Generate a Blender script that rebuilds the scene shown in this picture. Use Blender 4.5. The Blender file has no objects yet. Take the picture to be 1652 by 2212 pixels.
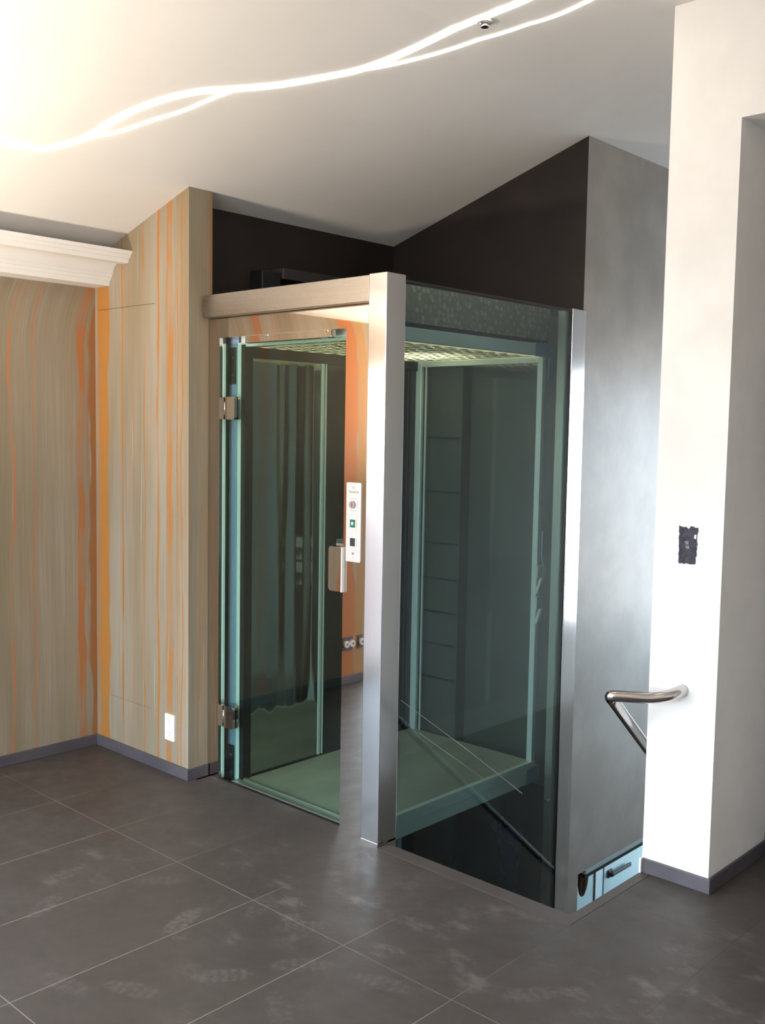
import bpy, bmesh, math, random
from mathutils import Vector, Matrix
random.seed(7)
sc = bpy.context.scene
COL = sc.collection

# ------------------------------------------------------------ camera, world, exposure
cam_d = bpy.data.cameras.new('camera'); cam = bpy.data.objects.new('camera', cam_d); COL.objects.link(cam)
RGT = Vector((0.73278, 0.68026, 0.01686)); UP = Vector((-0.06728, 0.04777, 0.99659)); DIR = Vector((-0.67714, 0.73141, -0.08077))
mw = Matrix.Identity(4)
for i in range(3):
    mw[i][0] = RGT[i]; mw[i][1] = UP[i]; mw[i][2] = -DIR[i]
mw[0][3], mw[1][3], mw[2][3] = 2.54564, -2.75367, 1.58242
cam.matrix_world = mw
cam_d.sensor_fit = 'HORIZONTAL'; cam_d.sensor_width = 36.0
cam_d.lens = 2198.86 / 1652 * 36.0
cam_d.clip_start = 0.05
sc.camera = cam
sc.view_settings.view_transform = 'Standard'; sc.view_settings.look = 'None'
sc.view_settings.gamma = 1.0; sc.view_settings.use_curve_mapping = False
sc.view_settings.exposure = 0.0

SKY_UP = (0.60, 0.80, 1.0); SKY_HZ = (1.0, 0.98, 0.95); GROUND = (0.90, 0.90, 1.0)
SKY_S = 14.0; GROUND_S = 1.6
w = bpy.data.worlds.new('world'); sc.world = w; w.use_nodes = True
nt = w.node_tree; nt.nodes.clear()
wo = nt.nodes.new('ShaderNodeOutputWorld'); bg = nt.nodes.new('ShaderNodeBackground')
tc = nt.nodes.new('ShaderNodeTexCoord'); sp = nt.nodes.new('ShaderNodeSeparateXYZ'); cr = nt.nodes.new('ShaderNodeValToRGB')
mr = nt.nodes.new('ShaderNodeMapRange'); mr.inputs[1].default_value = -1; mr.inputs[2].default_value = 1
dip = nt.nodes.new('ShaderNodeMapRange'); dip.interpolation_type = 'SMOOTHSTEP'; dip.inputs[1].default_value = 0.1; dip.inputs[2].default_value = .4; dip.inputs[3].default_value = 0.02; dip.inputs[4].default_value = .16
ad = nt.nodes.new('ShaderNodeMath'); ad.operation = 'ADD'
nt.links.new(tc.outputs['Generated'], sp.inputs[0]); nt.links.new(sp.outputs[0], dip.inputs[0])
nt.links.new(sp.outputs[2], ad.inputs[0]); nt.links.new(dip.outputs[0], ad.inputs[1]); nt.links.new(ad.outputs[0], mr.inputs[0]); nt.links.new(mr.outputs[0], cr.inputs[0])
def k3(c, s): return (c[0]*s, c[1]*s, c[2]*s, 1)
els = cr.color_ramp.elements
els[0].position = 0.0; els[0].color = k3(GROUND, GROUND_S/8)
els[1].position = 1.0; els[1].color = k3(SKY_UP, SKY_S/8)
e = els.new(0.485); e.color = k3(GROUND, GROUND_S/8)
e = els.new(0.50); e.color = k3(SKY_HZ, SKY_S/8)
e = els.new(0.62); e.color = k3(SKY_UP, SKY_S/8)
nt.links.new(cr.outputs[0], bg.inputs[0]); bg.inputs[1].default_value = 8.0
nt.links.new(bg.outputs[0], wo.inputs[0])

def portal(name, loc, size, normal, m=1):
    l = bpy.data.lights.new(name, 'AREA'); l.shape = 'RECTANGLE'; l.size, l.size_y = size
    l.cycles.is_portal = True
    o = bpy.data.objects.new(name, l); COL.objects.link(o); o.location = loc
    o.rotation_euler = Vector(normal).to_track_quat('-Z', 'Y').to_euler()
    return o

# ------------------------------------------------------------ materials
def newmat(name):
    m = bpy.data.materials.new(name); m.use_nodes = True; m.node_tree.nodes.clear()
    n = m.node_tree; o = n.nodes.new('ShaderNodeOutputMaterial')
    return m, n, o
def srgb(r, g, b):
    f = lambda c: (c/255/12.92) if c/255 <= .04045 else ((c/255+.055)/1.055)**2.4
    return (f(r), f(g), f(b), 1)
def math_(n, op, a, b=None, c=None):
    x = n.nodes.new('ShaderNodeMath'); x.operation = op
    for i, v in enumerate((a, b, c)):
        if v is None: continue
        if isinstance(v, (int, float)): x.inputs[i].default_value = v
        else: n.links.new(v, x.inputs[i])
    return x.outputs[0]
def mixc(n, fac, a, b, blend='MIX'):
    x = n.nodes.new('ShaderNodeMix'); x.data_type = 'RGBA'; x.blend_type = blend
    for i, v in ((0, fac), (6, a), (7, b)):
        if isinstance(v, (int, float)): x.inputs[i].default_value = v
        elif isinstance(v, tuple): x.inputs[i].default_value = v
        else: n.links.new(v, x.inputs[i])
    return x.outputs[2]
def maprange(n, v, a, b, c=0, d=1, smooth=True):
    x = n.nodes.new('ShaderNodeMapRange')
    if smooth: x.interpolation_type = 'SMOOTHSTEP'
    n.links.new(v, x.inputs[0]); x.inputs[1].default_value = a; x.inputs[2].default_value = b
    x.inputs[3].default_value = c; x.inputs[4].default_value = d
    return x.outputs[0]
def coords(n):
    t = n.nodes.new('ShaderNodeTexCoord'); s = n.nodes.new('ShaderNodeSeparateXYZ'); n.links.new(t.outputs['Object'], s.inputs[0])
    return t.outputs['Object'], s.outputs[0], s.outputs[1], s.outputs[2]
def noise(n, vec, scale, detail=3, rough=.5, stretch=None):
    x = n.nodes.new('ShaderNodeTexNoise'); x.inputs['Scale'].default_value = scale
    x.inputs['Detail'].default_value = detail; x.inputs['Roughness'].default_value = rough
    if stretch:
        mp = n.nodes.new('ShaderNodeMapping'); mp.inputs['Scale'].default_value = stretch
        n.links.new(vec, mp.inputs[0]); vec = mp.outputs[0]
    n.links.new(vec, x.inputs['Vector'])
    return x.outputs['Fac']
def noise1(n, v, freq, seed):
    x = n.nodes.new('ShaderNodeTexNoise'); x.noise_dimensions = '1D'; x.inputs['Scale'].default_value = 1
    x.inputs['Detail'].default_value = 2
    n.links.new(math_(n, 'MULTIPLY_ADD', v, freq, seed), x.inputs['W'])
    return x.outputs['Fac']
def principled(n, o, **kw):
    b = n.nodes.new('ShaderNodeBsdfPrincipled')
    for k, v in kw.items():
        k = k.replace('_', ' ')
        if isinstance(v, (int, float, tuple)): b.inputs[k].default_value = v
        else: n.links.new(v, b.inputs[k])
    n.links.new(b.outputs[0], o.inputs[0])
    return b
def bump(n, b, h, strength=.2, dist=.01):
    x = n.nodes.new('ShaderNodeBump'); x.inputs['Strength'].default_value = strength; x.inputs['Distance'].default_value = dist
    n.links.new(h, x.inputs['Height']); n.links.new(x.outputs[0], b.inputs['Normal'])

def mottled(name, c1, c2, scale=3, rough=.6, bs=.05, spec=.5, detail=4, stretch=None, metallic=0.0):
    m, n, o = newmat(name); v, x, y, z = coords(n)
    f = noise(n, v, scale, detail, .6, stretch)
    f = maprange(n, f, .3, .7)
    b = principled(n, o, Base_Color=mixc(n, f, c1, c2), Roughness=rough, Metallic=metallic)
    b.inputs['Specular IOR Level'].default_value = spec
    if bs: bump(n, b, noise(n, v, scale*14, 3), bs, .004)
    return m
def plain(name, c, rough=.5, metallic=0.0, spec=.5):
    m, n, o = newmat(name); v, x, y, z = coords(n)
    f = noise(n, v, 30, 2)
    c2 = tuple(min(1, q*1.08) for q in c[:3]) + (1,)
    b = principled(n, o, Base_Color=mixc(n, f, c, c2), Roughness=rough, Metallic=metallic)
    b.inputs['Specular IOR Level'].default_value = spec
    return m
def brushed(name, c, rough=.28, vertical=True, aniso=.0, bstr=.06):
    m, n, o = newmat(name); v, x, y, z = coords(n)
    st = (700, 700, 1) if vertical else (1, 700, 700)
    f = noise(n, v, 1, 2, .5, st)
    r = maprange(n, f, 0, 1, rough-.05, rough+.07, False)
    b = principled(n, o, Base_Color=c, Roughness=r, Metallic=1.0)
    bump(n, b, f, bstr, .0006)
    return m
def mirror(name, c, rough=.03, wav=0.0, scale=3, stretch=(6, 6, .5)):
    m, n, o = newmat(name); v, x, y, z = coords(n)
    b = principled(n, o, Base_Color=c, Roughness=rough, Metallic=1.0)
    if wav: bump(n, b, noise(n, v, scale, 1, .4, stretch), wav, .02)
    return m
def glass(name, tint, rough=0.0, ior=1.5):
    m, n, o = newmat(name)
    t = n.nodes.new('ShaderNodeBsdfTransparent'); t.inputs[0].default_value = tint
    g = n.nodes.new('ShaderNodeBsdfGlossy'); g.inputs['Roughness'].default_value = rough; g.inputs[0].default_value = (1, 1, 1, 1)
    f = n.nodes.new('ShaderNodeFresnel'); ge = n.nodes.new('ShaderNodeNewGeometry')
    n.links.new(maprange(n, ge.outputs['Backfacing'], 0, 1, ior, 1/ior, False), f.inputs[0])
    mx = n.nodes.new('ShaderNodeMixShader')
    n.links.new(f.outputs[0], mx.inputs[0]); n.links.new(t.outputs[0], mx.inputs[1]); n.links.new(g.outputs[0], mx.inputs[2])
    n.links.new(mx.outputs[0], o.inputs[0])
    return m
def emit(name, c, s):
    m, n, o = newmat(name); e = n.nodes.new('ShaderNodeEmission'); e.inputs[0].default_value = c; e.inputs[1].default_value = s
    n.links.new(e.outputs[0], o.inputs[0]); return m

def stone(name, axis, streaks, swirl=0.0, seams=()):
    """sand-coloured veined stone facing: vertical veins at positions u along the wall"""
    m, n, o = newmat(name); v, x, y, z = coords(n)
    u = x if axis == 'x' else y
    if swirl:
        q = maprange(n, z, 1.95, 2.32, 0, 1, False)
        q = math_(n, 'MULTIPLY', math_(n, 'MULTIPLY', q, q), swirl)
        u = math_(n, 'SUBTRACT', u, q)
    cmb = n.nodes.new('ShaderNodeCombineXYZ'); n.links.new(u, cmb.inputs[0]); n.links.new(z, cmb.inputs[2])
    uv = cmb.outputs[0]
    warp = noise(n, uv, 1, 2, .5, (3, 3, 1.2))
    u2 = math_(n, 'ADD', u, math_(n, 'MULTIPLY', warp, .05))
    cmb2 = n.nodes.new('ShaderNodeCombineXYZ'); n.links.new(u2, cmb2.inputs[0]); n.links.new(z, cmb2.inputs[2])
    uv2 = cmb2.outputs[0]
    big = maprange(n, noise(n, uv2, 1, 3, .55, (5, 5, .5)), .32, .68)
    base = mixc(n, big, srgb(160, 152, 136), srgb(142, 129, 107))
    pink = maprange(n, noise(n, uv2, 1, 3, .5, (9, 9, 1.1)), .5, .75, 0, .55)
    base = mixc(n, pink, base, srgb(166, 148, 132))
    fine = maprange(n, noise(n, uv2, 1, 4, .65, (170, 170, 1.6)), .35, .7)
    base = mixc(n, math_(n, 'MULTIPLY', fine, .5), base, srgb(132, 114, 88))
    thin = maprange(n, noise(n, uv2, 1, 1, .4, (70, 70, .55)), .69, .74)
    base = mixc(n, math_(n, 'MULTIPLY', thin, .75), base, srgb(180, 122, 62))
    pale = maprange(n, noise(n, uv2, 1, 2, .4, (75, 75, 1.1)), .69, .75)
    base = mixc(n, math_(n, 'MULTIPLY', pale, .5), base, srgb(208, 194, 164))
    for i, (u0, wd, c, st, amp) in enumerate(streaks):
        nz = noise1(n, z, 1.7, i*13.37 + (50 if axis == 'y' else 0))
        nz2 = noise1(n, z, 5.0, i*7.77 + 3)
        off = math_(n, 'MULTIPLY', math_(n, 'SUBTRACT', math_(n, 'MULTIPLY_ADD', nz2, .25, nz), .62), amp)
        d = math_(n, 'ABSOLUTE', math_(n, 'ADD', math_(n, 'SUBTRACT', u, u0), off))
        wn = math_(n, 'MULTIPLY_ADD', noise1(n, z, 2.6, i*3.1 + 90), wd*1.2, wd*.4)
        t = math_(n, 'DIVIDE', d, wn)
        mk = math_(n, 'MULTIPLY', maprange(n, t, .75, 1.15, st, 0), maprange(n, noise1(n, z, 2.1, i*5.3 + 200), .38, .56, .5 if wd < .03 else 1.0, 1.0))
        base = mixc(n, mk, base, c)
    for (z0, a, b_, dk) in seams:
        k = maprange(n, math_(n, 'ABSOLUTE', math_(n, 'SUBTRACT', z, z0)), .0008, .0022, 1, 0)
        k = math_(n, 'MULTIPLY', k, math_(n, 'GREATER_THAN', u, a)); k = math_(n, 'MULTIPLY', k, math_(n, 'LESS_THAN', u, b_))
        base = mixc(n, math_(n, 'MULTIPLY', k, dk), base, srgb(88, 76, 58))
    b = principled(n, o, Base_Color=base, Roughness=.62)
    b.inputs['Specular IOR Level'].default_value = .3
    bump(n, b, noise(n, uv, 1, 3, .6, (160, 160, 12)), .25, .002)
    return m

OR1 = srgb(186, 132, 66); OR2 = srgb(170, 106, 54); OR3 = srgb(182, 118, 74)
M = {}
VN = srgb(172, 112, 48)
M['stone_p'] = stone('sandstone_facing_a', 'x', [
    (-1.815, .022, OR2, .5, .02), (-1.775, .042, srgb(172, 116, 50), .92, .010), (-1.617, .0065, VN, .95, .014), (-1.525, .003, VN, .6, .02),
    (-1.439, .005, VN, .75, .03), (-1.33, .008, VN, .9, .03), (-1.237, .019, VN, .75, .035), (-1.262, .005, VN, .75, .02),
    (-1.185, .004, VN, .85, .03), (-1.151, .005, VN, .9, .04), (-1.125, .003, VN, .6, .03)],
    seams=((2.129, -1.823, -1.357, .9), (.271, -1.73, -1.387, .45)))
M['stone_l'] = stone('sandstone_facing_b', 'y', [
    (-.062, .040, srgb(158, 104, 56), .9, .015), (-.145, .019, srgb(176, 112, 60), .85, .035), (-.165, .005, OR3, .6, .03), (-.208, .004, OR1, .45, .03),
    (-.257, .003, OR1, .3, .03), (-.39, .005, OR3, .75, .04), (-.50, .007, OR3, .8, .05), (-.45, .003, OR3, .4, .04), (-.315, .002, OR3, .3, .03),
    (-.62, .006, OR1, .45, .04), (-.885, .035, OR2, .8, .03), (-1.02, .007, OR1, .5, .04), (-1.25, .008, OR3, .4, .05),
    (-1.60, .068, srgb(168, 104, 56), .95, .05), (-1.71, .040, srgb(164, 122, 70), .8, .03)], swirl=.11)
M['stone_r'] = stone('sandstone_facing_c', 'y', [
    (.053, .006, OR2, .85, .006), (.012, .0035, OR1, .6, .05), (-.02, .0025, OR1, .35, .03)])
M['ceiling'] = mottled('ceiling_paint', (.80, .785, .76, 1), (.84, .825, .80, 1), 2, .85, .02, .2)
M['white'] = mottled('white_plaster', (.80, .80, .79, 1), (.88, .88, .87, 1), 3, .7, .04, .3)
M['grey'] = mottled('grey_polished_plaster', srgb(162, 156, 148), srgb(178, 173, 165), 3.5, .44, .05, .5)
M['shaftgrey'] = mottled('shaft_grey_render', srgb(84, 80, 76), srgb(104, 99, 93), 4, .6, .05, .4, stretch=(1.5, 1.5, .3))
M['dark'] = mottled('dark_plaster_and_shaft_shade', srgb(32, 26, 24), srgb(42, 34, 32), 4, .55, .04, .4)
M['nosing'] = mottled('nosing_tile', srgb(74, 67, 65), srgb(84, 77, 75), 6, .5, .03)
M['skirt'] = mottled('grey_skirting_tile', srgb(80, 76, 82), srgb(90, 86, 92), 6, .45, .03)
M['steel'] = brushed('brushed_steel', (.56, .54, .53, 1), .15, bstr=.05)
M['steelh'] = brushed('brushed_steel_beam', (.42, .38, .34, 1), .26, False)
M['polish'] = mirror('polished_steel', (.66, .60, .54, 1), .025, .015, 2, (1, 1, 1))
M['chrome'] = mirror('chrome', (.80, .78, .76, 1), .08)
M['mirrorwall'] = mirror('dark_car_mirror', (.36, .38, .34, 1), .05, .35, 1.0, (7, 9, .6))
M['darkglass'] = plain('black_glass_panel', srgb(24, 26, 24), .08)
M['carpaint'] = plain('pale_car_metal', srgb(226, 232, 222), .4, .05)
M['caredge'] = plain('bright_profile', srgb(238, 242, 240), .3, .1)
M['blueguide'] = plain('grey_blue_guide_metal', srgb(165, 188, 212), .35, .3)
M['black'] = plain('black_rubber', srgb(20, 19, 19), .5)
M['tintside'] = glass('teal_tinted_glass', (.63, .715, .725, 1))
M['tintdoor'] = glass('green_tinted_glass', (.75, .86, .83, 1))
M['tintcar'] = glass('car_glass', (.90, .95, .93, 1))
M['glassedge'] = plain('glass_edge', srgb(40, 90, 78), .15)
M['alu'] = plain('aluminium', srgb(176, 174, 160), .35, .6)
M['carfloor'] = mottled('car_floor_stone', srgb(166, 162, 150), srgb(184, 180, 166), 5, .45, .02, .5, stretch=(1, .4, 1))
M['gold'] = plain('gold_fretwork', srgb(78, 66, 34), .35, .7)
M['plastic'] = plain('white_plastic', srgb(240, 240, 238), .35)
M['whitemetal'] = plain('panel_plate', srgb(196, 192, 188), .38, .25)
M['blackbutton'] = plain('black_button', srgb(24, 20, 20), .3)
M['greenbutton'] = plain('green_button', srgb(12, 84, 56), .3)
M['greenled'] = emit('green_led', (.35, 1, .65, 1), 1.6)
M['ink'] = plain('grey_ink', srgb(120, 118, 122), .6)
M['led'] = emit('led_light', (1, .93, .80, 1), 14.0)
M['bluewall'] = mottled('pale_blue_wall', srgb(150, 176, 178), srgb(158, 184, 186), 2, .5, .0)
M['bluewall2'] = plain('pale_blue_frame', srgb(172, 196, 200), .45)
M['bronze'] = plain('bronze_rail', srgb(112, 92, 74), .35, .7)
M['brown'] = plain('brown_door', srgb(56, 44, 38), .5)
M['sheet'] = plain('painted_blue_reflection', srgb(54, 66, 110), .3)
M['stair'] = mottled('stair_stone', srgb(84, 78, 76), srgb(96, 90, 88), 5, .5, .02)
M['winframe'] = plain('window_frame', srgb(70, 70, 72), .4)
M['redstrip'] = plain('red_cable', srgb(120, 40, 26), .5)
M['mesh'] = None

def roof_plate():
    m, n, o = newmat('dimpled_plate'); v, x, y, z = coords(n)
    vo = n.nodes.new('ShaderNodeTexVoronoi'); vo.inputs['Scale'].default_value = 36; vo.inputs['Randomness'].default_value = .6
    n.links.new(v, vo.inputs['Vector'])
    f = maprange(n, vo.outputs['Distance'], .25, .6)
    b = principled(n, o, Base_Color=mixc(n, f, srgb(196, 188, 168), srgb(150, 144, 128)), Roughness=.6, Metallic=.0)
    bump(n, b, f, .5, .01); return m
M['mesh'] = roof_plate()

def floor_mat():
    m, n, o = newmat('floor_tiles'); v, x, y, z = coords(n)
    a = noise(n, v, 2.2, 5, .6); b_ = noise(n, v, 9, 4, .6)
    base = mixc(n, maprange(n, a, .3, .7), srgb(66, 61, 59), srgb(77, 72, 70))
    base = mixc(n, maprange(n, b_, .35, .75, 0, .5), base, srgb(61, 55, 52))
    # tile to tile tone
    TX, TY = .4275, .863
    ix = math_(n, 'FLOOR', math_(n, 'DIVIDE', math_(n, 'ADD', x, 20*TX), TX)); iy = math_(n, 'FLOOR', math_(n, 'DIVIDE', math_(n, 'ADD', y, 10*TY - .252), TY))
    wn = n.nodes.new('ShaderNodeTexWhiteNoise'); wn.noise_dimensions = '2D'; cb = n.nodes.new('ShaderNodeCombineXYZ')
    n.links.new(ix, cb.inputs[0]); n.links.new(iy, cb.inputs[1]); n.links.new(cb.outputs[0], wn.inputs['Vector'])
    base = mixc(n, math_(n, 'MULTIPLY', wn.outputs['Value'], .22), base, srgb(84, 78, 76))
    # dusty smears
    d = noise(n, v, 4.5, 6, .7, (1, 1.6, 1)); d = maprange(n, d, .52, .70, 0, .75)
    d2 = maprange(n, noise(n, v, 1.1, 2), .45, .62)
    dust = math_(n, 'MULTIPLY', d, d2)
    base = mixc(n, dust, base, srgb(112, 106, 104))
    # shoe prints
    prints = [(.48, -1.25, .5, .9), (.30, -.98, .9, .6), (-.05, -.86, 1.9, .9), (-.45, -1.12, 2.1, .6), (.18, -1.20, .4, .55), (.42, -.78, .8, .5),
              (.66, -.68, .3, .5), (1.0, -.43, 1.0, .55), (-.62, -.95, 1.7, .45), (.02, -1.32, .2, .4), (-.2, -1.5, 1.2, .45), (.55, -.98, 2.6, .4),
              (.25, -.62, .9, .35), (.05, -.62, 2.0, .4), (-.9, -1.1, 2.4, .4), (-.35, -.75, .8, .35)]
    nz = maprange(n, noise(n, v, 45, 4, .65), .35, .6)
    for (px, py, ang, st) in prints:
        ca, sa = math.cos(ang), math.sin(ang)
        dx = math_(n, 'SUBTRACT', x, px); dy = math_(n, 'SUBTRACT', y, py)
        l = math_(n, 'ADD', math_(n, 'MULTIPLY', dx, ca/.10), math_(n, 'MULTIPLY', dy, sa/.10))
        t = math_(n, 'ADD', math_(n, 'MULTIPLY', dx, -sa/.038), math_(n, 'MULTIPLY', dy, ca/.038))
        r = math_(n, 'ADD', math_(n, 'MULTIPLY', l, l), math_(n, 'MULTIPLY', t, t))
        ring = maprange(n, r, .55, 1.15, 1, 0)
        tread = math_(n, 'MULTIPLY_ADD', math_(n, 'SINE', math_(n, 'MULTIPLY', l, 22)), .25, .6)
        mk = math_(n, 'MULTIPLY', math_(n, 'MULTIPLY', ring, tread), math_(n, 'MULTIPLY', nz, st*.62))
        base = mixc(n, mk, base, srgb(120, 114, 113))
    # grout lines
    gx = math_(n, 'ABSOLUTE', math_(n, 'SUBTRACT', math_(n, 'FRACT', math_(n, 'ADD', math_(n, 'DIVIDE', x, TX), 20.5)), .5))
    gy = math_(n, 'ABSOLUTE', math_(n, 'SUBTRACT', math_(n, 'FRACT', math_(n, 'ADD', math_(n, 'DIVIDE', math_(n, 'SUBTRACT', y, .252), TY), 20.5)), .5))
    gx = math_(n, 'MULTIPLY', gx, TX); gy = math_(n, 'MULTIPLY', gy, TY)
    g = math_(n, 'MINIMUM', gx, gy)
    gm = maprange(n, g, .0008, .0022, 1, 0)
    # only the front half of the room has chalky grout; towards the passage it is dark
    fl = maprange(n, math_(n, 'ADD', math_(n, 'MULTIPLY', noise(n, v, 2.0, 2), .6), math_(n, 'MULTIPLY', y, .45)), -.1, .3, 1, 0)
    gc = mixc(n, fl, srgb(50, 46, 44), srgb(140, 132, 124))
    base = mixc(n, math_(n, 'MULTIPLY', gm, .8), base, gc)
    rg = maprange(n, b_, .3, .7, .42, .56, False)
    b = principled(n, o, Base_Color=base, Roughness=rg); b.inputs['Specular IOR Level'].default_value = .45
    bump(n, b, gm, -.3, .001)
    return m
M['floor'] = floor_mat()

# ------------------------------------------------------------ mesh helpers
class MB:
    def __init__(s): s.bm = bmesh.new()
    def box(s, x0, x1, y0, y1, z0, z1, mi=0, bev=0):
        t = bmesh.new()
        r = bmesh.ops.create_cube(t, size=1)
        for v in t.verts:
            v.co = Vector(((x0+x1)/2 + v.co.x*(x1-x0), (y0+y1)/2 + v.co.y*(y1-y0), (z0+z1)/2 + v.co.z*(z1-z0)))
        if bev: bmesh.ops.bevel(t, geom=list(t.edges), offset=bev, segments=2, profile=.5, affect='EDGES')
        for f in t.faces: f.material_index = mi
        s.merge(t); return s
    def merge(s, t):
        me = bpy.data.meshes.new('tmp'); t.to_mesh(me); t.free(); s.bm.from_mesh(me); bpy.data.meshes.remove(me)
    def prism(s, pts, axis, a, b, mi=0):
        """polygon pts in the two other axes (cyclic order), extruded along axis from a to b"""
        def P(p, q):
            if axis == 'x': return Vector((q, p[0], p[1]))
            if axis == 'y': return Vector((p[0], q, p[1]))
            return Vector((p[0], p[1], q))
        t = bmesh.new()
        v0 = [t.verts.new(P(p, a)) for p in pts]; v1 = [t.verts.new(P(p, b)) for p in pts]
        t.faces.new(v0); t.faces.new(v1)
        for i in range(len(pts)):
            j = (i+1) % len(pts); t.faces.new((v0[i], v0[j], v1[j], v1[i]))
        bmesh.ops.recalc_face_normals(t, faces=t.faces)
        for f in t.faces: f.material_index = mi
        s.merge(t); return s
    def cyl(s, c, r, depth, axis='y', seg=24, r2=None, mi=0):
        t = bmesh.new(); bmesh.ops.create_cone(t, cap_ends=True, segments=seg, radius1=r, radius2=r if r2 is None else r2, depth=depth)
        rot = {'z': Matrix.Identity(3), 'y': Matrix.Rotation(math.pi/2, 3, 'X'), 'x': Matrix.Rotation(math.pi/2, 3, 'Y')}[axis]
        for v in t.verts: v.co = rot @ v.co + Vector(c)
        for f in t.faces: f.material_index = mi; f.smooth = len(f.verts) == 4
        s.merge(t); return s
    def tube(s, pts, r, seg=20, radii=None):
        t = bmesh.new(); pts = [Vector(p) for p in pts]; rings = []
        prev = None
        for i, p in enumerate(pts):
            d = (pts[min(i+1, len(pts)-1)] - pts[max(i-1, 0)]).normalized()
            if prev is None:
                n_ = d.cross(Vector((0, 0, 1)))
                if n_.length < .1: n_ = d.cross(Vector((1, 0, 0)))
                n_.normalize()
            else: n_ = (prev - d*prev.dot(d)).normalized()
            prev = n_; b_ = d.cross(n_); rr = radii[i] if radii else r
            rings.append([t.verts.new(p + (n_*math.cos(a) + b_*math.sin(a))*rr) for a in [2*math.pi*k/seg for k in range(seg)]])
        for a, b in zip(rings, rings[1:]):
            for k in range(seg):
                f = t.faces.new((a[k], a[(k+1) % seg], b[(k+1) % seg], b[k])); f.smooth = True
        t.faces.new(rings[0][::-1]); t.faces.new(rings[-1])
        bmesh.ops.recalc_face_normals(t, faces=t.faces)
        s.merge(t); return s
    def build(s, name, mats, parent=None, kind=None, label=None):
        me = bpy.data.meshes.new(name); s.bm.to_mesh(me); s.bm.free()
        for m in (mats if isinstance(mats, (list, tuple)) else [mats]): me.materials.append(m)
        o = bpy.data.objects.new(name, me); COL.objects.link(o)
        if parent: o.parent = parent; o.matrix_parent_inverse = Matrix.Translation(-abs_loc(parent))
        if kind: o['kind'] = kind
        if label: o['label'] = label
        return o
def abs_loc(o):
    l = Vector(o.location)
    if o.parent: l = o.matrix_parent_inverse.to_translation() + l + abs_loc(o.parent)
    return l
def thing(name, label, cat, loc=(0, 0, 0), group=None):
    o = bpy.data.objects.new(name, None); COL.objects.link(o); o.location = loc; o.empty_display_size = .1
    o['label'] = label; o['category'] = cat
    if group: o['group'] = group
    return o
def tag(o, label, cat, group=None):
    o['label'] = label; o['category'] = cat
    if group: o['group'] = group
    return o
def rrect(x0, x1, z0, z1, r, seg=5, corners=(1, 1, 1, 1)):
    pts = []
    for k, (cx, cz, a0) in enumerate(((x1-r, z1-r, 0), (x0+r, z1-r, 90), (x0+r, z0+r, 180), (x1-r, z0+r, 270))):
        if not corners[k]:
            pts.append(((x1, z1), (x0, z1), (x0, z0), (x1, z0))[k]); continue
        for i in range(seg+1):
            a = math.radians(a0 + 90*i/seg); pts.append((cx + r*math.cos(a), cz + r*math.sin(a)))
    return pts
def lettering(text, size, loc, mat, parent, name='lettering'):
    cu = bpy.data.curves.new('txt', 'FONT'); cu.body = text; cu.size = size; cu.extrude = .0002; cu.align_x = 'CENTER'; cu.align_y = 'CENTER'
    to = bpy.data.objects.new('txt', cu); COL.objects.link(to)
    dg = bpy.context.evaluated_depsgraph_get()
    me = bpy.data.meshes.new_from_object(to.evaluated_get(dg)); bpy.data.objects.remove(to)
    me.transform(Matrix.Translation(loc) @ Matrix.Rotation(math.pi/2, 4, 'X'))
    me.materials.clear(); me.materials.append(mat)
    o = bpy.data.objects.new(name, me); COL.objects.link(o); o.parent = parent; o.matrix_parent_inverse = Matrix.Translation(-abs_loc(parent))
    return o

# ------------------------------------------------------------ dimensions (metres; x along lift door, y into the shaft, z up)
XW, XP, YW = -1.849, -1.103, -.065          # left wall, pilaster corner, pilaster face
XS, YB, XG = -1.227, 1.374, -.0285          # shaft left wall, shaft back wall, grey wall face
ZH = 2.15                                   # top of the lift frame
XE, YE = .8212, .0518                       # stair opening edges
XC, YC, YJ = 1.0712, .5297, 1.008           # pillar
BACK, RIGHT, FAR = -5.5, 5.0, 5.6
LOW = -2.9
def cz(x): return 2.937 + .309*(x - XG) if x < .272 else 3.03

# ------------------------------------------------------------ structure: floor, walls, ceiling
b = MB()
b.prism([(XW-.2, BACK), (RIGHT, BACK), (RIGHT, 1.05), (XE, 1.05), (XE, YE), (0.0, YE), (-.0, .046), (-1.08, .046), (-1.08, -.03), (XW-.2, -.03)], 'z', -.32, 0)
fl = b.build('floor', M['floor'], kind='structure')
# nosing strip round the stair opening
MB().box(0.02, XE+.036, -.012, YE+.001, -.03, .0012).box(XE-.001, XE+.036, YE, YC+.001, -.03, .0012).build('trim_1', M['nosing'], kind='structure')
MB().box(XE-.004, XE+.003, YC-.02, YC+.002, 0, .054).build('trim_2', M['plastic'], kind='structure')

def wall_with_hole(axis, c0, c1, a0, a1, z0, z1, h):
    """solid box wall with one opening h=(a0,a1,z0,z1)"""
    b = MB()
    def bx(p, q, r, s):
        if q - p < 1e-4 or s - r < 1e-4: return
        if axis == 'x': b.box(c0, c1, p, q, r, s)
        else: b.box(p, q, c0, c1, r, s)
    bx(a0, h[0], z0, z1); bx(h[1], a1, z0, z1); bx(h[0], h[1], z0, h[2]); bx(h[0], h[1], h[3], z1)
    return b
W1 = (-4.7, -1.80, .04, 1.92)
wall_with_hole('x', XW-.2, XW, BACK, YW, 0, 2.5, W1).build('wall_left', M['stone_l'], kind='structure')
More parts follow.
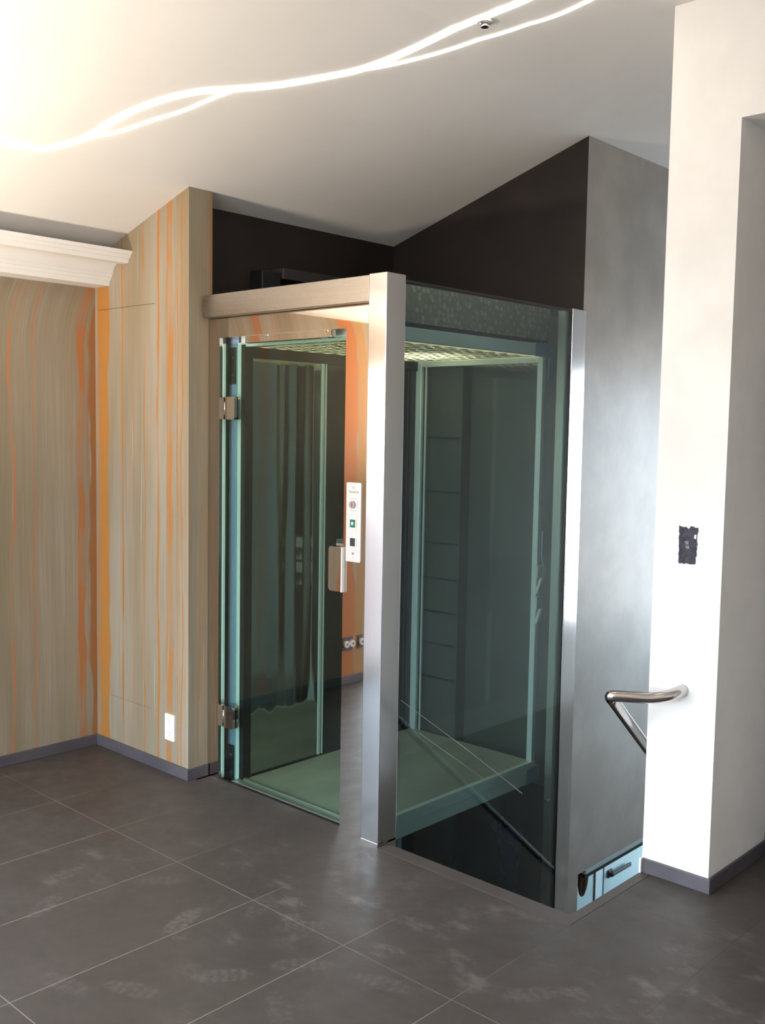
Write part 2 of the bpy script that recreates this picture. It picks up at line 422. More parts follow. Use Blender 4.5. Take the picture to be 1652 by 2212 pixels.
# pilaster beside the lift: front face veined along x, end face along y
b = MB(); b.box(XW, XP, YW, .0606, 0, 3.0)
for f in b.bm.faces:
    f.material_index = 0 if abs(f.normal.y) > .5 else 1
b.build('wall_pilaster', [M['stone_p'], M['stone_r']], kind='structure')
W2 = (-1.5, 1.9, .1, 2.5)
wall_with_hole('y', BACK-.2, BACK, XW-.2, RIGHT, 0, 3.3, W2).build('wall_back', M['white'], kind='structure')
MB().box(RIGHT, RIGHT+.2, BACK, YC, 0, 3.3).build('wall_right', M['white'], kind='structure')
# right pillar, lintel and wall beside the passage
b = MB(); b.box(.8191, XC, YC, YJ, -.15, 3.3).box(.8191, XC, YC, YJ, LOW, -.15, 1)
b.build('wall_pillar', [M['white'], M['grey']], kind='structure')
b = MB(); b.box(XC, 1.97, YC, YJ, 2.6157, 3.3); b.box(1.97, RIGHT, YC, YJ, 0, 3.3); b.build('wall_lintel', M['white'], kind='structure')
d = MB().box(XC, 1.97, YJ, YJ+.045, 0, 2.6157).build('door_1', M['brown'], kind='structure')
MB().tube([(1.86, YJ-.002, 1.02), (1.86, YJ-.05, 1.02), (1.74, YJ-.05, 1.02)], .009).build('door_handle', M['chrome'], d)
# shaft walls; below the car the unlit depth is put in as dark colour
b = MB()
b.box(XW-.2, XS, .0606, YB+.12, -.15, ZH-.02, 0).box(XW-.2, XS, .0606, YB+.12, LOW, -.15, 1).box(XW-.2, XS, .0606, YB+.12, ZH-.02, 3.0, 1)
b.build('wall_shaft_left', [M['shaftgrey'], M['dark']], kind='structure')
b = MB()
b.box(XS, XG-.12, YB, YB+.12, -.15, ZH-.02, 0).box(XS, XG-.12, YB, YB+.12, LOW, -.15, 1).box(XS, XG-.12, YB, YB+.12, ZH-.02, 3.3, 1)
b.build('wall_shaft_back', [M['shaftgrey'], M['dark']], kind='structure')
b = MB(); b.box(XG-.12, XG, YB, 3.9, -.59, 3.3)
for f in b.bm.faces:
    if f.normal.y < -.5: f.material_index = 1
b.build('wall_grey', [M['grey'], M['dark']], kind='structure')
MB().box(XG-.12, XG-.002, YB, YB+.12, LOW, -.59).build('wall_shaft_corner', M['grey'], kind='structure')
MB().box(XG-.10, XG+.002, 1.56, 3.9, -.612, -.59).build('trim_3', M['bluewall2'], kind='structure')
MB().box(XG-.10, XG-.002, 1.56, 3.9, -.634, -.612).build('painted_shadow_strip', M['black'], kind='structure')  # black strip stands in for the shadow gap under the grey wall
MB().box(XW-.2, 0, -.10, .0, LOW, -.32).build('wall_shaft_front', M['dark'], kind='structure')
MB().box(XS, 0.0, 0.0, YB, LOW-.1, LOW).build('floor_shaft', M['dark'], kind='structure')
# stairwell side wall with a window
W3 = (2.72, 5.2, .35, 1.98)
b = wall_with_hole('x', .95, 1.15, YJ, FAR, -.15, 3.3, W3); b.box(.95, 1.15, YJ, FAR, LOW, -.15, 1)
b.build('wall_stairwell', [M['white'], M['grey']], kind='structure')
MB().box(XG, .8191, -.20, 0.0, LOW, -.32).build('wall_stairwell_front', M['white'], kind='structure')
MB().box(.8191, .95, 0, YC, LOW, -.32).build('wall_stairwell_side', M['white'], kind='structure')
# far end wall with lower window
W4 = (-1.1, .7, -2.2, -.9)
wall_with_hole('y', FAR, FAR+.2, -1.6, 1.15, LOW, 3.3, W4).build('wall_far', M['white'], kind='structure')
MB().box(-1.6, XG-.12, 3.8, 3.9, -.3, 3.3).build('wall_upper_far', M['white'], kind='structure')
MB().box(-1.6, 1.15, YB+.12, FAR, LOW-.1, LOW).build('floor_lower', M['stair'], kind='structure')
MB().box(-1.6, XG-.12, YB+.12, FAR, -.56, -.3).build('ceiling_lower', M['white'], kind='structure')
# lower pale blue wall and its door
MB().box(-1.6, -1.4, YB+.12, FAR, LOW, -.56).build('wall_lower', M['bluewall'], kind='structure')
dr = MB().box(-1.4, -1.385, 4.114, 4.95, LOW, -.9).build('door_2', M['bluewall'], kind='structure')
MB().box(-1.4, -1.392, 4.0, 4.11, LOW, -.78).box(-1.4, -1.37, 4.95, 5.05, LOW, -.78).box(-1.4, -1.37, 4.11, 4.95, -.9, -.78).build('door_frame', M['bluewall2'], dr)
MB().box(-1.4, -1.391, 3.988, 4.0, LOW, -.78).build('frame_gasket', M['bronze'], dr)
hb = MB(); hb.box(-1.385, -1.37, 4.16, 4.22, -1.90, -1.84, 0, .002); hb.box(-1.36, -1.345, 4.17, 4.47, -1.885, -1.857, 0, .003); hb.box(-1.372, -1.345, 4.17, 4.19, -1.885, -1.857)
hb.build('door_handle', M['black'], dr)
# stairs going down behind the slab edge
b = MB()
for i in range(12):
    b.box(0.03, .8191, YE+.27*i, YE+.27*(i+1)+.02, -.19*(i+2), -.19*(i+1))
b.build('stairs', M['stair'], kind='structure')
# ceiling
pts = [(XW-.2, cz(XW-.2)), (.18, cz(.18)), (.272, 3.017), (.36, 3.028), (.46, 3.03), (RIGHT+.2, 3.03), (RIGHT+.2, 3.4), (XW-.2, 3.4)]
MB().prism(pts, 'y', BACK-.2, FAR).build('ceiling', M['ceiling'], kind='structure')

# baseboards
def bbx(n_, boxes):
    b = MB()
    for q in boxes: b.box(*q, 0, .002)
    return b.build(n_, M['skirt'], kind='structure')
bbx('baseboard_left', [(XW, XW+.012, -1.80, YW-.001, 0, .052), (XW, XW+.012, BACK, -4.7, 0, .052)])
bbx('baseboard_pilaster', [(XW+.012, XP+.012, YW-.012, YW, 0, .052), (XP, XP+.012, YW-.001, 0.038, 0, .052)])
bbx('baseboard_pillar', [(.8241, XC+.010, YC-.010, YC, 0, .053), (XC, XC+.010, YC-.001, YJ, 0, .053)])
bbx('baseboard_right', [(1.97, RIGHT, YC-.010, YC, 0, .053), (RIGHT-.01, RIGHT, BACK, YC-.01, 0, .053)])

# cornice along the left wall
prof = [(-1.849, 2.236), (-1.724, 2.236), (-1.720, 2.256), (-1.713, 2.258), (-1.708, 2.272), (-1.700, 2.274), (-1.696, 2.290)]
for i in range(9):
    a = math.radians(90*i/8); prof.append((-1.640 - .052*math.cos(a), 2.290 + .044*math.sin(a)))
prof += [(-1.618, 2.332), (-1.612, 2.326), (-1.566, 2.326), (-1.560, 2.344), (-1.551, 2.346), (-1.545, 2.360), (-1.537, 2.362), (-1.530, 2.378), (-1.849, 2.378)]
MB().prism(prof, 'y', BACK, YW-.0005).build('trim_5', M['ceiling'], kind='structure')

# windows (frames + panes)
def window(name, axis, c, a0, a1, z0, z1, n_mull, fw=.05):
    b = MB()
    def bx(p, q, r, s):
        if axis == 'x': b.box(c-.03, c+.03, p, q, r, s)
        else: b.box(p, q, c-.03, c+.03, r, s)
    bx(a0, a1, z0, z0+fw); bx(a0, a1, z1-fw, z1); bx(a0, a0+fw, z0, z1); bx(a1-fw, a1, z0, z1)
    for i in range(1, n_mull+1):
        m = a0 + (a1-a0)*i/(n_mull+1); bx(m-fw/2, m+fw/2, z0, z1)
    o = b.build(name, M['winframe'], kind='structure')
    return o
window('window_1', 'x', XW-.12, *W1, 2, .035)
window('window_2', 'y', BACK-.12, *W2, 3)
window('window_3', 'x', 1.06, *W3, 0, .03)
window('window_4', 'y', FAR+.1, *W4, 1)
def uplighter(x, y, z, power, label):  # invented lamps out of view, added to brighten the ceiling
    t = thing('added_uplight', label, 'added light', (x, y, 0))
    MB().cyl((x, y, .012), .14, .024, 'z', 40).build('base', M['chrome'], t)
    MB().cyl((x, y, z/2), .011, z, 'z', 16).build('pole', M['chrome'], t)
    MB().cyl((x, y, z+.03), .05, .07, 'z', 40, .15).build('lamp_shade', M['white'], t)
    l = bpy.data.lights.new('added_uplight_bulb', 'AREA'); l.shape = 'DISK'; l.size = .26; l.energy = power; l.color = (1, .84, .66)
    o = bpy.data.objects.new('added_uplight_bulb', l); COL.objects.link(o); o.location = (x, y, z+.07); o.rotation_euler = (math.pi, 0, 0)
    o.parent = t; o.matrix_parent_inverse = Matrix.Translation((-x, -y, 0))
uplighter(-1.0, -2.5, 1.15, 118, 'added chrome uplighter by the left window, out of view, to brighten the ceiling')
uplighter(1.9, -3.9, 1.4, 75, 'added chrome uplighter behind the viewer, out of view, for warm ceiling light')
def mid(a): return (a[0]+a[1])/2
portal('portal_1', (XW-.19, mid(W1), (W1[2]+W1[3])/2), (W1[1]-W1[0], W1[3]-W1[2]), (1, 0, 0))
portal('portal_2', (mid(W2), BACK-.19, (W2[2]+W2[3])/2), (W2[1]-W2[0], W2[3]-W2[2]), (0, 1, 0))
portal('portal_3', (1.14, mid(W3), (W3[2]+W3[3])/2), (W3[1]-W3[0], W3[3]-W3[2]), (-1, 0, 0))
portal('portal_4', (mid(W4), FAR+.19, (W4[2]+W4[3])/2), (W4[1]-W4[0], W4[3]-W4[2]), (0, -1, 0))

# ------------------------------------------------------------ lift enclosure
enc = thing('lift_enclosure', 'brushed steel and tinted glass enclosure of the home lift, standing on the dark tiled floor', 'lift enclosure', (0, 0, 0))
b = MB(); b.box(-.091, 0, 0, .104, 0, ZH+.004, 0, .0025); b.box(-.091, 0, .056, .104, LOW, 0.01); b.build('corner_post', M['steel'], enc)
MB().box(-.0912, -.0005, -.0015, .0, 0, .012).build('post_foot', M['polish'], enc)
b = MB(); b.box(-1.088, -.0915, 0.0, .065, 2.054, ZH, 0, .002); b.build('header_beam', M['steelh'], enc)
# far post beside the grey wall
b = MB(); b.box(-.05, 0.004, 1.236, 1.324, LOW, 2.142, 0, .003); b.box(-.05, -.012, 1.324, 1.3735, LOW, 2.142); b.build('wall_post', M['steel'], enc)
MB().box(-.04, -.004, 1.2312, 1.236, LOW, 2.14).build('gasket', M['black'], enc)
MB().box(-.05, -.013, 1.200, 1.2312, LOW, 2.13).build('glazing_channel', M['alu'], enc)
MB().box(-.011, -.001, .104, 1.231, LOW, 2.128).build('side_glass', M['tintside'], enc)
MB().box(-.014, .0005, .104, 1.235, 2.128, 2.137).build('glass_edge', M['dark'], enc)
# two thin pale lines laid on the glass
MB().tube([(.0004, .116, .549), (.0004, .56, .245), (.0004, .946, -.032)], .0014, 8, [.0008, .0012, .0026]).build('thin_line', M['alu'], enc)
MB().tube([(.0004, .23, .395), (.0004, .66, .105)], .0009, 8).build('thin_line', M['alu'], enc)
MB().box(-.011, -.003, 1.15, 1.18, -.125, -.117).build('glass_clip', M['chrome'], enc)

# polished door frame
fr = thing('lift_door_frame', 'mirror-polished steel frame around the glass lift door, set under the brushed header beam', 'door frame', (-.6, .05, 0))
MB().box(-1.10, -1.0265, .043, .075, 0, 2.052).build('jamb', M['polish'], fr)
MB().box(-.249, -.0975, .043, .075, 0, 2.052).build('lock_stile', M['polish'], fr, label='wide polished stile carrying the call panel')
MB().box(-1.0265, -.249, .043, .075, 1.9675, 2.052).build('top_rail', M['polish'], fr)
MB().box(-1.10, -.0915, .055, .08, 2.040, 2.056).box(-.0975, -.0915, .045, .075, 0, 2.05).build('gasket', M['black'], fr)
MB().box(-.1000, -.0972, .036, .046, 0.01, 2.05).build('edge_bead', M['chrome'], fr)
MB().box(-1.0265, -1.0235, .040, .075, 0.0, 1.9675).build('edge_bead', M['chrome'], fr)
MB().box(-1.05, -.24, .047, .060, -.02, .002).build('threshold', M['black'], fr)

# glass door with hinges, handle and closer
dr = thing('lift_door', 'green-tinted glass lift door with polished hinges and a block handle', 'door', (-.98, .06, 0))
MB().box(-1.012, -.252, .054, .062, .012, 1.94).build('door_glass', M['tintdoor'], dr)
for zc in (1.663, .296):
    hq = MB().prism(rrect(-.985, -.921, zc-.049, zc+.049, .012, 4, (1, 0, 0, 1)), 'y', .040, .054).build('hinge', M['polish'], dr)
    MB().prism(rrect(-.985, -.921, zc-.049, zc+.049, .012, 4, (1, 0, 0, 1)), 'y', .062, .072).build('back_plate', M['polish'], hq)
    MB().cyl((-.990, .047, zc), .0075, .058, 'z').build('knuckle', M['chrome'], hq)
    MB().box(-1.0235, -.992, .040, .054, zc-.047, zc+.047).build('fixing_plate', M['chrome'], hq)
hd = MB().prism(rrect(-.322, -.266, .945, 1.122, .014, 6, (0, 1, 1, 0)), 'y', .034, .054).box(-.298, -.246, .030, .054, .945, 1.122, 0, .002).build('handle', M['polish'], dr)
MB().box(-.2465, -.2410, .0285, .043, .945, 1.122, 0, .001).build('handle_glint', M['caredge'], hd)  # white strip stands in for the bright reflection on the handle's side
MB().box(-.296, -.254, .050, .085, 1.122, 1.134, 0, .001).box(-.292, -.290, .05, .08, 1.133, 1.15).box(-.262, -.260, .05, .08, 1.133, 1.15).build('lock_case', M['steel'], dr)
MB().box(-.839, -.317, .030, .054, 1.936, 1.968, 0, .002).build('closer_rail', M['polish'], dr)
for xx in (-.70, -.345):
    MB().cyl((xx, .028, 1.962), .005, .008, 'y', 12).build('screw', M['chrome'], dr)

# call panel
cp = thing('call_panel', 'pale metal lift call panel with key switch, green button and black square', 'control panel', (-.192, .04, 1.22))
MB().prism(rrect(-.231, -.152, 1.070, 1.377, .006, 4), 'y', .0385, .043).build('plate', M['whitemetal'], cp)
k = MB().prism(rrect(-.2105, -.1725, 1.272, 1.311, .001, 1), 'y', .0365, .0385).build('key_switch', M['plastic'], cp)
MB().cyl((-.1935, .034, 1.292), .0155, .007, 'y', 28).build('key_cylinder', plain('key_metal', srgb(150, 132, 128), .25, .8), k)
MB().box(-.195, -.192, .0300, .0306, 1.284, 1.300).build('key_slot', M['blackbutton'], k)
k = MB().box(-.2075, -.1745, .0362, .0385, 1.201, 1.238, 0, .001).build('button_frame', M['plastic'], cp)
MB().box(-.206, -.180, .034, .0362, 1.204, 1.235).build('green_button', M['greenbutton'], k, label='lit green button')
MB().cyl((-.193, .0337, 1.2195), .0065, .001, 'y', 20).build('indicator_light', M['greenled'], k)
k = MB().box(-.2075, -.1745, .0362, .0385, 1.128, 1.165, 0, .001).build('button_frame', M['plastic'], cp)
MB().box(-.206, -.179, .0355, .0362, 1.131, 1.163).build('sensor_window', M['blackbutton'], k, label='black square sensor')
lettering('HomeLift', .014, Vector((-.192, .0383, 1.341)), M['ink'], cp)
MB().box(-.197, -.187, .0380, .0385, 1.354, 1.3555).box(-.197, -.1955, .0380, .0385, 1.3555, 1.363).box(-.189, -.1875, .0380, .0385, 1.358, 1.363).build('logo_mark', M['ink'], cp)
MB().box(-.2085, -.175, .0380, .0385, 1.3140, 1.3152).build('line_mark', M['ink'], cp)
MB().box(-.2085, -.175, .0380, .0385, 1.2685, 1.2695).build('line_mark', M['ink'], cp)
MB().box(-.197, -.187, .0380, .0385, 1.098, 1.105).box(-.199, -.185, .0380, .0385, 1.106, 1.1075).box(-.194, -.1885, .0380, .0385, 1.086, 1.088).build('symbol_mark', M['ink'], cp)

# ------------------------------------------------------------ lift car
car = thing('lift_car', 'lift car behind the tinted glass, with stone floor and glowing gold fretwork ceiling', 'lift car', (-.55, .7, 0))
CX0, CX1, CY0, CY1, CH = -.94, -.165, .125, 1.262, 1.925
MB().box(CX0, CX1-.006, CY0, CY1, -.03, .004).build('car_floor', M['carfloor'], car)
MB().box(-.96, -.15, .108, .124, -.03, .010).box(-.96, -.15, .124, .132, -.03, .004).build('sill', M['alu'], car)
MB().box(-.96, -.15, .068, .088, -.03, .003).build('sill', M['alu'], car)
MB().box(-.96, -.15, .091, .106, -.03, .003).build('sill', M['alu'], car)
b = MB(); b.box(CX1-.012, CX1+.012, .11, CY1+.01, -.045, .006, 0, .002); b.build('floor_edge', M['carpaint'], car)
b = MB(); b.box(CX1-.02, CX1+.006, .11, CY1+.01, -.10, -.048, 0, .002); b.build('lower_beam', M['carpaint'], car)
MB().box(CX0, CX1-.02, .12, CY1, -.10, -.032).build('underframe', M['black'], car)
MB().box(-.21, -.165, .30, .325, -.75, -.10).build('bracket', M['blueguide'], car)
MB().box(-.19, -.150, CY1-.06, CY1+.045, -.095, -.02).build('corner_bracket', M['blueguide'], car)
# uprights
MB().box(CX1-.026, CX1+.004, CY1-.012, CY1+.016, 0, 1.94, 0, .002).build('upright', M['caredge'], car)
MB().box(CX0-.012, CX0+.036, CY1-.012, CY1+.012, 0, 1.925, 0, .003).box(CX0+.056, CX0+.064, CY1-.004, CY1+.004, 0, 1.925).build('upright', M['caredge'], car)
u = MB().box(-1.048, -.984, .112, .16, -.05, 2.0, 0, .003).build('upright', M['blueguide'], car)
MB().box(-.984, -.956, .108, .15, -.05, 1.95, 0, .003).build('edge_profile', M['carpaint'], u)
MB().box(-.956, -.928, .106, .15, 0, 1.94).build('gasket', M['black'], u)
for z0, z1 in ((-.02, .145), (1.77, 1.93)):
    k = MB().box(-1.034, -.996, .104, .112, z0, z1, 0, .002).build('bracket', M['black'], u)
    for zz in (z0+.04, z1-.045):
        MB().cyl((-1.012, .102, zz), .006, .006, 'y', 14).build('screw', M['chrome'], k)
MB().box(-.19, -.150, .11, .15, 0, 1.94, 0, .002).build('upright', M['carpaint'], car)
# top: beam, dimpled roof fascia
b = MB(); b.box(CX1-.02, CX1+.006, .11, CY1+.02, 1.935, 1.990, 0, .003); b.build('top_beam', M['carpaint'], car)
tb = MB().box(CX1+.006, CX1+.011, CY1-.085, CY1+.065, 1.930, 1.992, 0, .001).build('corner_bracket', M['blueguide'], car)
for yy, zz in ((1.20, 1.962), (1.25, 1.962), (1.30, 1.962), (1.30, 1.99), (1.25, 1.993), (1.215, 1.993)):
    MB().cyl((CX1+.014, yy, zz), .005, .006, 'x', 12).build('screw', M['chrome'], tb)
MB().box(CX1+.004, CX1+.011, CY1+.03, CY1+.065, 1.83, 1.93, 0, .001).build('corner_bracket', M['blueguide'], car)
MB().box(CX1-.028, CX1-.006, .11, CY1+.055, 2.010, 2.158).build('roof_fascia', M['mesh'], car)
MB().box(CX1-.03, CX1-.012, .11, CY1+.05, 1.990, 2.010).build('shadow_gap', M['black'], car)
MB().box(CX1-.012, CX1-.008, .80, .86, 1.994, 2.006).build('cable_tie', M['redstrip'], car)
MB().box(CX0-.03, CX1-.012, .11, CY1+.03, 1.975, 1.99).build('roof_plate', M['black'], car)
MB().box(-.96, -.15, .108, .13, 1.93, 1.985, 0, .002).build('top_beam', M['carpaint'], car)
MB().box(CX0, CX1, CY1-.01, CY1+.015, 1.905, 1.95, 0, .002).build('back_beam', M['carpaint'], car)
MB().box(CX0-.015, CX0+.01, .13, CY1, 1.885, 1.95, 0, .002).build('side_beam', M['black'], car)
# back and left walls of the car
MB().box(CX0+.03, CX1-.02, CY1-.003, CY1+.003, .005, 1.91).build('back_glass', M['tintcar'], car)
MB().box(CX0-.012, CX0, .15, .572, .006, 1.89).build('mirror_panel', M['mirrorwall'], car, label='polished panel with wavy reflections')
k = MB().box(CX0-.012, CX0+.004, .574, .590, .006, 1.89, 0, .001).build('joint_profile', M['caredge'], car)
MB().box(CX0-.012, CX0+.004, .600, .608, .006, 1.89, 0, .001).build('joint_profile', M['carpaint'], car)
MB().box(CX0-.012, CX0, .610, CY1-.012, .006, 1.89).build('dark_panel', M['darkglass'], car, label='dark glossy panel')
MB().box(CX0, CX0+.006, .15, CY1, .004, .012).build('skirting', M['black'], car)
# ceiling: luminous sheet with gold leaf fretwork below it
def lum():
    m, n, o = newmat('luminous_sheet'); v, x, y, z = coords(n)
    e = n.nodes.new('ShaderNodeEmission')
    dx = math_(n, 'SUBTRACT', x, -.66); dy = math_(n, 'SUBTRACT', y, .95)
    r = math_(n, 'SQRT', math_(n, 'ADD', math_(n, 'MULTIPLY', dx, dx), math_(n, 'MULTIPLY', dy, dy)))
    s = math_(n, 'ADD', maprange(n, r, .02, .36, 9.0, .8), math_(n, 'MULTIPLY', noise(n, v, 5, 2), .6))
    e.inputs[0].default_value = (1, .84, .46, 1); n.links.new(s, e.inputs[1]); n.links.new(e.outputs[0], o.inputs[0]); return m
cl = MB().box(CX0, CX1-.02, .14, CY1-.01, 1.93235, 1.940).build('car_ceiling', lum(), car)
b = MB(); bm = b.bm
ny, nx = 23, 14
for i in range(ny):
    for j in range(nx):
        cx = CX0+.03 + (j + .5*(i % 2))*.053; cy = .170 + i*.047
        if cx > CX1-.035 or cy > CY1-.02: continue
        a = .5 + .7*math.sin(i*.7+j*.4) + random.uniform(-.3, .3); L = .031*random.uniform(.9, 1.1); Wd = .0165*random.uniform(.85, 1.15)
        ca, sa = math.cos(a), math.sin(a)
        loop = [(-L, 0), (-L*.5, Wd*.8), (0, Wd), (L*.5, Wd*.8), (L, 0), (L*.5, -Wd*.8), (0, -Wd), (-L*.5, -Wd*.8)]
        vs0 = [bm.verts.new((cx+p*ca-q*sa, cy+p*sa+q*ca, 1.93195)) for p, q in loop]
        vs1 = [bm.verts.new((cx+p*ca-q*sa, cy+p*sa+q*ca, 1.9322)) for p, q in loop]
        bm.faces.new(vs0[::-1]); bm.faces.new(vs1)
        for q in range(8): bm.faces.new((vs0[q], vs0[(q+1) % 8], vs1[(q+1) % 8], vs1[q]))
for i in range(0, 12):
    yy = .145 + i*.094
    b.box(CX0, CX1-.02, yy, yy+.006, 1.9319, 1.9322)
b.build('fretwork', M['gold'], cl, label='gold leaf-pattern fretwork')

# machine column with dark horizontal lines behind the car
mc = thing('guide_mast', 'grey lift mast with dark horizontal lines, dim behind the car', 'lift mast', (-.8, 1.33, LOW))
b = MB(); b.box(-.935, -.67, 1.30, YB-.002, LOW, 2.12); b.build('mast_cover', M['shaftgrey'], mc)
for zz in (1.545, 1.266, 1.0, .815, .64, .47, .29):
    MB().box(-.93, -.685, 1.295, 1.300, zz-.005, zz+.005).build('dark_line', M['black'], mc)
# brackets on the car side rail, seen between car and far post
tb = thing('cable_guide', 'small pale plastic cable guide clips on the edge of the car upright', 'cable guide', (-.10, 1.27, .8))
for zc in (.945, .80):
    b = MB()
    b.prism([(1.205, zc+.012), (1.262, zc+.012), (1.268, zc-.03), (1.225, zc-.115), (1.205, zc-.115), (1.245, zc-.045), (1.205, zc-.045)], 'x', -.14, -.125)
    b.build('clip', M['carpaint'], tb)
b = MB(); b.tube([(-.135, 1.25, 1.12), (-.135, 1.25, 1.0), (-.135, 1.268, .95), (-.135, 1.235, .84), (-.135, 1.262, .80), (-.135, 1.235, .70)], .004, 8)
b.build('cable', M['blueguide'], tb)
# crumpled blue sheet standing in for a reflection in the side glass
def sheet():
    bm_ = bmesh.new(); N, K = 10, 14; vs = []
    for i in range(K):
        row = []
        for j in range(N):
            t, s_ = i/(K-1), j/(N-1)
            wdt = .20*(1-.65*t)
            row.append(bm_.verts.new((-.30 + (s_-.5)*wdt + .06*t, 1.25 + .03*math.sin(s_*9+t*4) + random.uniform(-.012, .012), -.36 - .34*t + random.uniform(-.01, .01))))
        vs.append(row)
    for i in range(K-1):
        for j in range(N-1):
            f = bm_.faces.new((vs[i][j], vs[i][j+1], vs[i+1][j+1], vs[i+1][j]))
    b = MB(); me = bpy.data.meshes.new('t'); bm_.to_mesh(me); b.bm.from_mesh(me); bm_.free()
    o = b.build('blue_reflection_sheet', M['sheet']); so = o.modifiers.new('s', 'SOLIDIFY'); so.thickness = .002
    return o
tag(sheet(), 'crumpled dark blue sheet standing in for a blue reflection low in the side glass', 'reflection stand-in')
# shaft stiffener visible below the car
tag(MB().box(-.66, -.40, 1.33, 1.3735, LOW, -.11).build('access_board', mottled('brown_board', srgb(62, 54, 50), srgb(72, 62, 56), 4, .6)), 'dull brown board against the shaft wall beneath the lift car', 'board')
# hardware on top of the shaft wall
dd = thing('lift_drive_rail', 'dark steel rail and small motor box on the shaft wall above the header beam', 'lift drive', (-1.1, .7, 2.3))
MB().box(-1.2265, -1.13, .50, .93, 2.285, 2.335, 0, .003).build('rail', plain('dark_steel', srgb(66, 64, 64), .4, .3), dd)
MB().box(-1.2265, -1.14, .38, .495, 2.22, 2.315, 0, .006).build('motor_box', M['black'], dd)

# ------------------------------------------------------------ small fittings
def outlet():
    t = thing('wall_outlet', 'white double outlet plate low on the veined stone pilaster', 'outlet', (-1.235, YW, .215))
    MB().prism(rrect(-1.271, -1.199, .154, .275, .004, 3), 'y', YW-.007, YW).build('face_plate', M['plastic'], t)
    for zz in (.243, .187):
        k = MB().prism(rrect(-1.257, -1.213, zz-.018, zz+.018, .008, 4), 'y', YW-.0085, YW-.007).build('socket', M['plastic'], t)
        MB().box(-1.244, -1.242, YW-.009, YW-.0085, zz, zz+.008).box(-1.229, -1.227, YW-.009, YW-.0085, zz, zz+.008).cyl((-1.2355, YW-.0088, zz-.008), .002, .001, 'y', 10).build('slot', M['ink'], k)
outlet()
def sock(y0, n_, label):
    t = thing('wall_socket', label, 'socket', (XW, y0, .25), 'round sockets on the left wall')
    MB().box(XW, XW+.006, y0-.045*n_, y0, .21, .29).build('back_box', plain('dark_box', srgb(60, 62, 66), .5), t)
    for i in range(n_):
        yc = y0-.027-.05*i
        k = MB().cyl((XW+.014, yc, .25), .020, .018, 'x', 24).build('socket', M['plastic'], t)
        MB().cyl((XW+.0235, yc, .25), .011, .001, 'x', 20).build('socket_face', plain('socket_face', srgb(120, 112, 108), .4), k)
sock(-1.56, 2, 'pair of round sockets reflected low in the mirror stile')
sock(-1.695, 1, 'single round socket reflected in the mirror stile, beside the steel post')
# unfinished switch on pillar
sw = thing('switch_box', 'dark unfinished switch box with ragged edges in the white pillar', 'switch box', (.948, YC, 1.2))
rag = []
def rg(x, z): rag.append((x + random.uniform(-.0025, .0025), z + random.uniform(-.0025, .0025)))
for i in range(9): rg(.913+.067*i/8, 1.266 - (.008 if i == 4 else 0))
for i in range(1, 16): rg(.981-.006*i/16, 1.266-.129*i/16)
for i in range(9): rg(.972-.058*i/8, 1.137)
for i in range(1, 15): rg(.913, 1.137+.129*i/15)
MB().prism(rag, 'y', YC-.003, YC).build('box_face', mottled('dark_putty', srgb(46, 48, 58), srgb(72, 74, 86), 60, .8, .3), sw)
MB().prism([(.935, 1.216), (.950, 1.217), (.952, 1.206), (.941, 1.203)], 'y', YC-.006, YC-.003).prism([(.937, 1.199), (.953, 1.202), (.955, 1.191), (.944, 1.189)], 'y', YC-.006, YC-.003).build('toggle', M['ink'], sw)
MB().prism([(.970, 1.240), (.977, 1.241), (.976, 1.225), (.969, 1.228)], 'y', YC-.0045, YC-.003).build('plaster_crumb', M['white'], sw)
# handrail
def smooth(pts, n_=8):
    P = [Vector(p) for p in pts]; out = []
    for i in range(len(P)-1):
        p0, p1, p2, p3 = P[max(i-1, 0)], P[i], P[i+1], P[min(i+2, len(P)-1)]
        for k in range(n_):
            t = k/n_
            out.append(.5*((2*p1) + (-p0+p2)*t + (2*p0-5*p1+4*p2-p3)*t*t + (-p0+3*p1-3*p2+p3)*t**3))
    out.append(P[-1]); return out
hr = MB().tube(smooth([(.949, YC, .694), (.945, .50, .690), (.925, .463, .680), (.885, .435, .671), (.84, .405, .670), (.795, .377, .670), (.768, .362, .667), (.758, .375, .655), (.76, .41, .624), (.76, .637, .426), (.76, 1.2, -.06), (.76, 2.6, -1.25)]), .0205, 24).build('handrail', M['steel'])
tag(hr, 'tubular brushed steel handrail curving from the white pillar down the stairs', 'handrail')
# lower handrail tip
pp = smooth([(-.09, 1.64, -.60), (-.09, 1.64, -.66), (-.09, 1.636, -.72), (-.09, 1.632, -.768)])
lt = MB().tube(pp, .02, 16, [.030*(1-(i/(len(pp)-1))**3*.75) for i in range(len(pp))]).build('rail_end', M['bronze'])
tag(lt, 'rounded bronze rail end poking out below the grey wall', 'rail end')

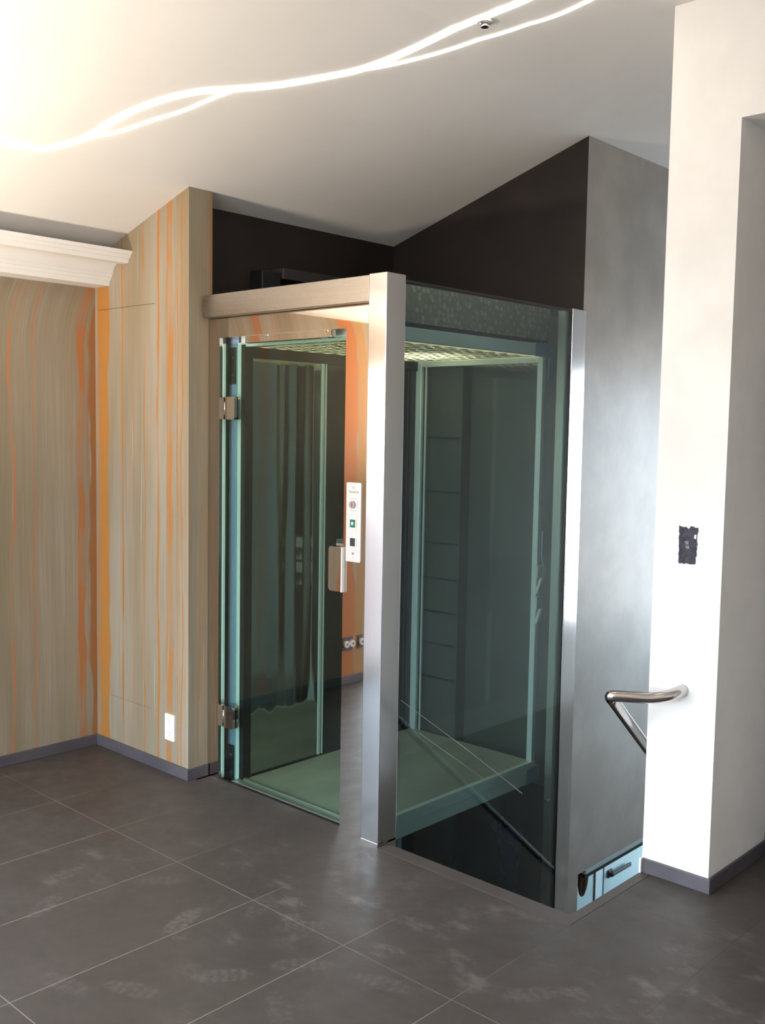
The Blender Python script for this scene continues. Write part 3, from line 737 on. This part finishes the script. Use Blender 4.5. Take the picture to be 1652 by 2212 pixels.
# LED ribbons on the ceiling
def ribbon(pts, width, name, label):
    P = smooth([(x, y, 0) for x, y in pts], 6); b = MB(); bm = b.bm; L = []; R_ = []
    for i, p in enumerate(P):
        d = (P[min(i+1, len(P)-1)] - P[max(i-1, 0)]).normalized(); nn = Vector((-d.y, d.x, 0))
        wd = width[0] + (width[1]-width[0])*i/(len(P)-1)
        a = p + nn*wd/2; c = p - nn*wd/2
        L.append(a); R_.append(c)
    def V(q, dz): return bm.verts.new((q.x, q.y, czs(q.x) - dz))
    rows = [(V(a, .0005), V(a, .0035), V(c, .0035), V(c, .0005)) for a, c in zip(L, R_)]
    for r0, r1 in zip(rows, rows[1:]):
        for k in range(4): bm.faces.new((r0[k], r0[(k+1) % 4], r1[(k+1) % 4], r1[k]))
    bm.faces.new(rows[0]); bm.faces.new(rows[-1][::-1])
    bmesh.ops.recalc_face_normals(bm, faces=bm.faces)
    o = b.build(name, M['led']); tag(o, label, 'light strip')
    return o
def czs(x):
    if x <= .18: return cz(x)
    q = [(.18, cz(.18)), (.272, 3.017), (.36, 3.028), (.46, 3.03), (9, 3.03)]
    for (a, za), (c, zc_) in zip(q, q[1:]):
        if x <= c: return za + (zc_-za)*(x-a)/(c-a)
LED1 = [(-1.06, -1.35), (-1.07, -1.1), (-1.078, -.924), (-1.083, -.831), (-1.075, -.755), (-.956, -.657), (-.82, -.624), (-.737, -.599), (-.622, -.539), (-.522, -.449), (-.459, -.352), (-.364, -.213), (-.25, -.089), (-.151, .003), (-.027, .068), (.125, .119), (.246, .150), (.40, .165), (.60, .12), (.9, 0)]
ribbon(LED1, (.020, .034), 'light_strip', 'thick wavy white light line across the ceiling')
ribbon([(-.968, -.669), (-.872, -.571), (-.745, -.494), (-.64, -.424), (-.534, -.378), (-.47, -.34)], (.009, .009), 'light_strip', 'short thin light line looping under the left part of the thick ceiling line')
ribbon([(-.155, .007), (-.073, .094), (.059, .2), (.205, .285), (.336, .325), (.50, .33), (.8, .25)], (.010, .012), 'light_strip', 'long thin light line leaving the thick ceiling line at the top right')
# small recessed spot
sx_, sy_ = .275, .185; sz_ = czs(sx_)
t = thing('ceiling_spot', 'tiny clear spot fitting between the two ceiling light lines', 'spotlight', (sx_, sy_, sz_))
MB().cyl((sx_, sy_, sz_-.004), .026, .008, 'z', 28).build('trim_ring', M['whitemetal'], t)
MB().cyl((sx_, sy_, sz_-.014), .014, .016, 'z', 20, .009).build('bulb', M['chrome'], t)
MB().box(sx_-.012, sx_-.002, sy_-.018, sy_-.010, sz_-.016, sz_-.006).build('clip', M['ink'], t)
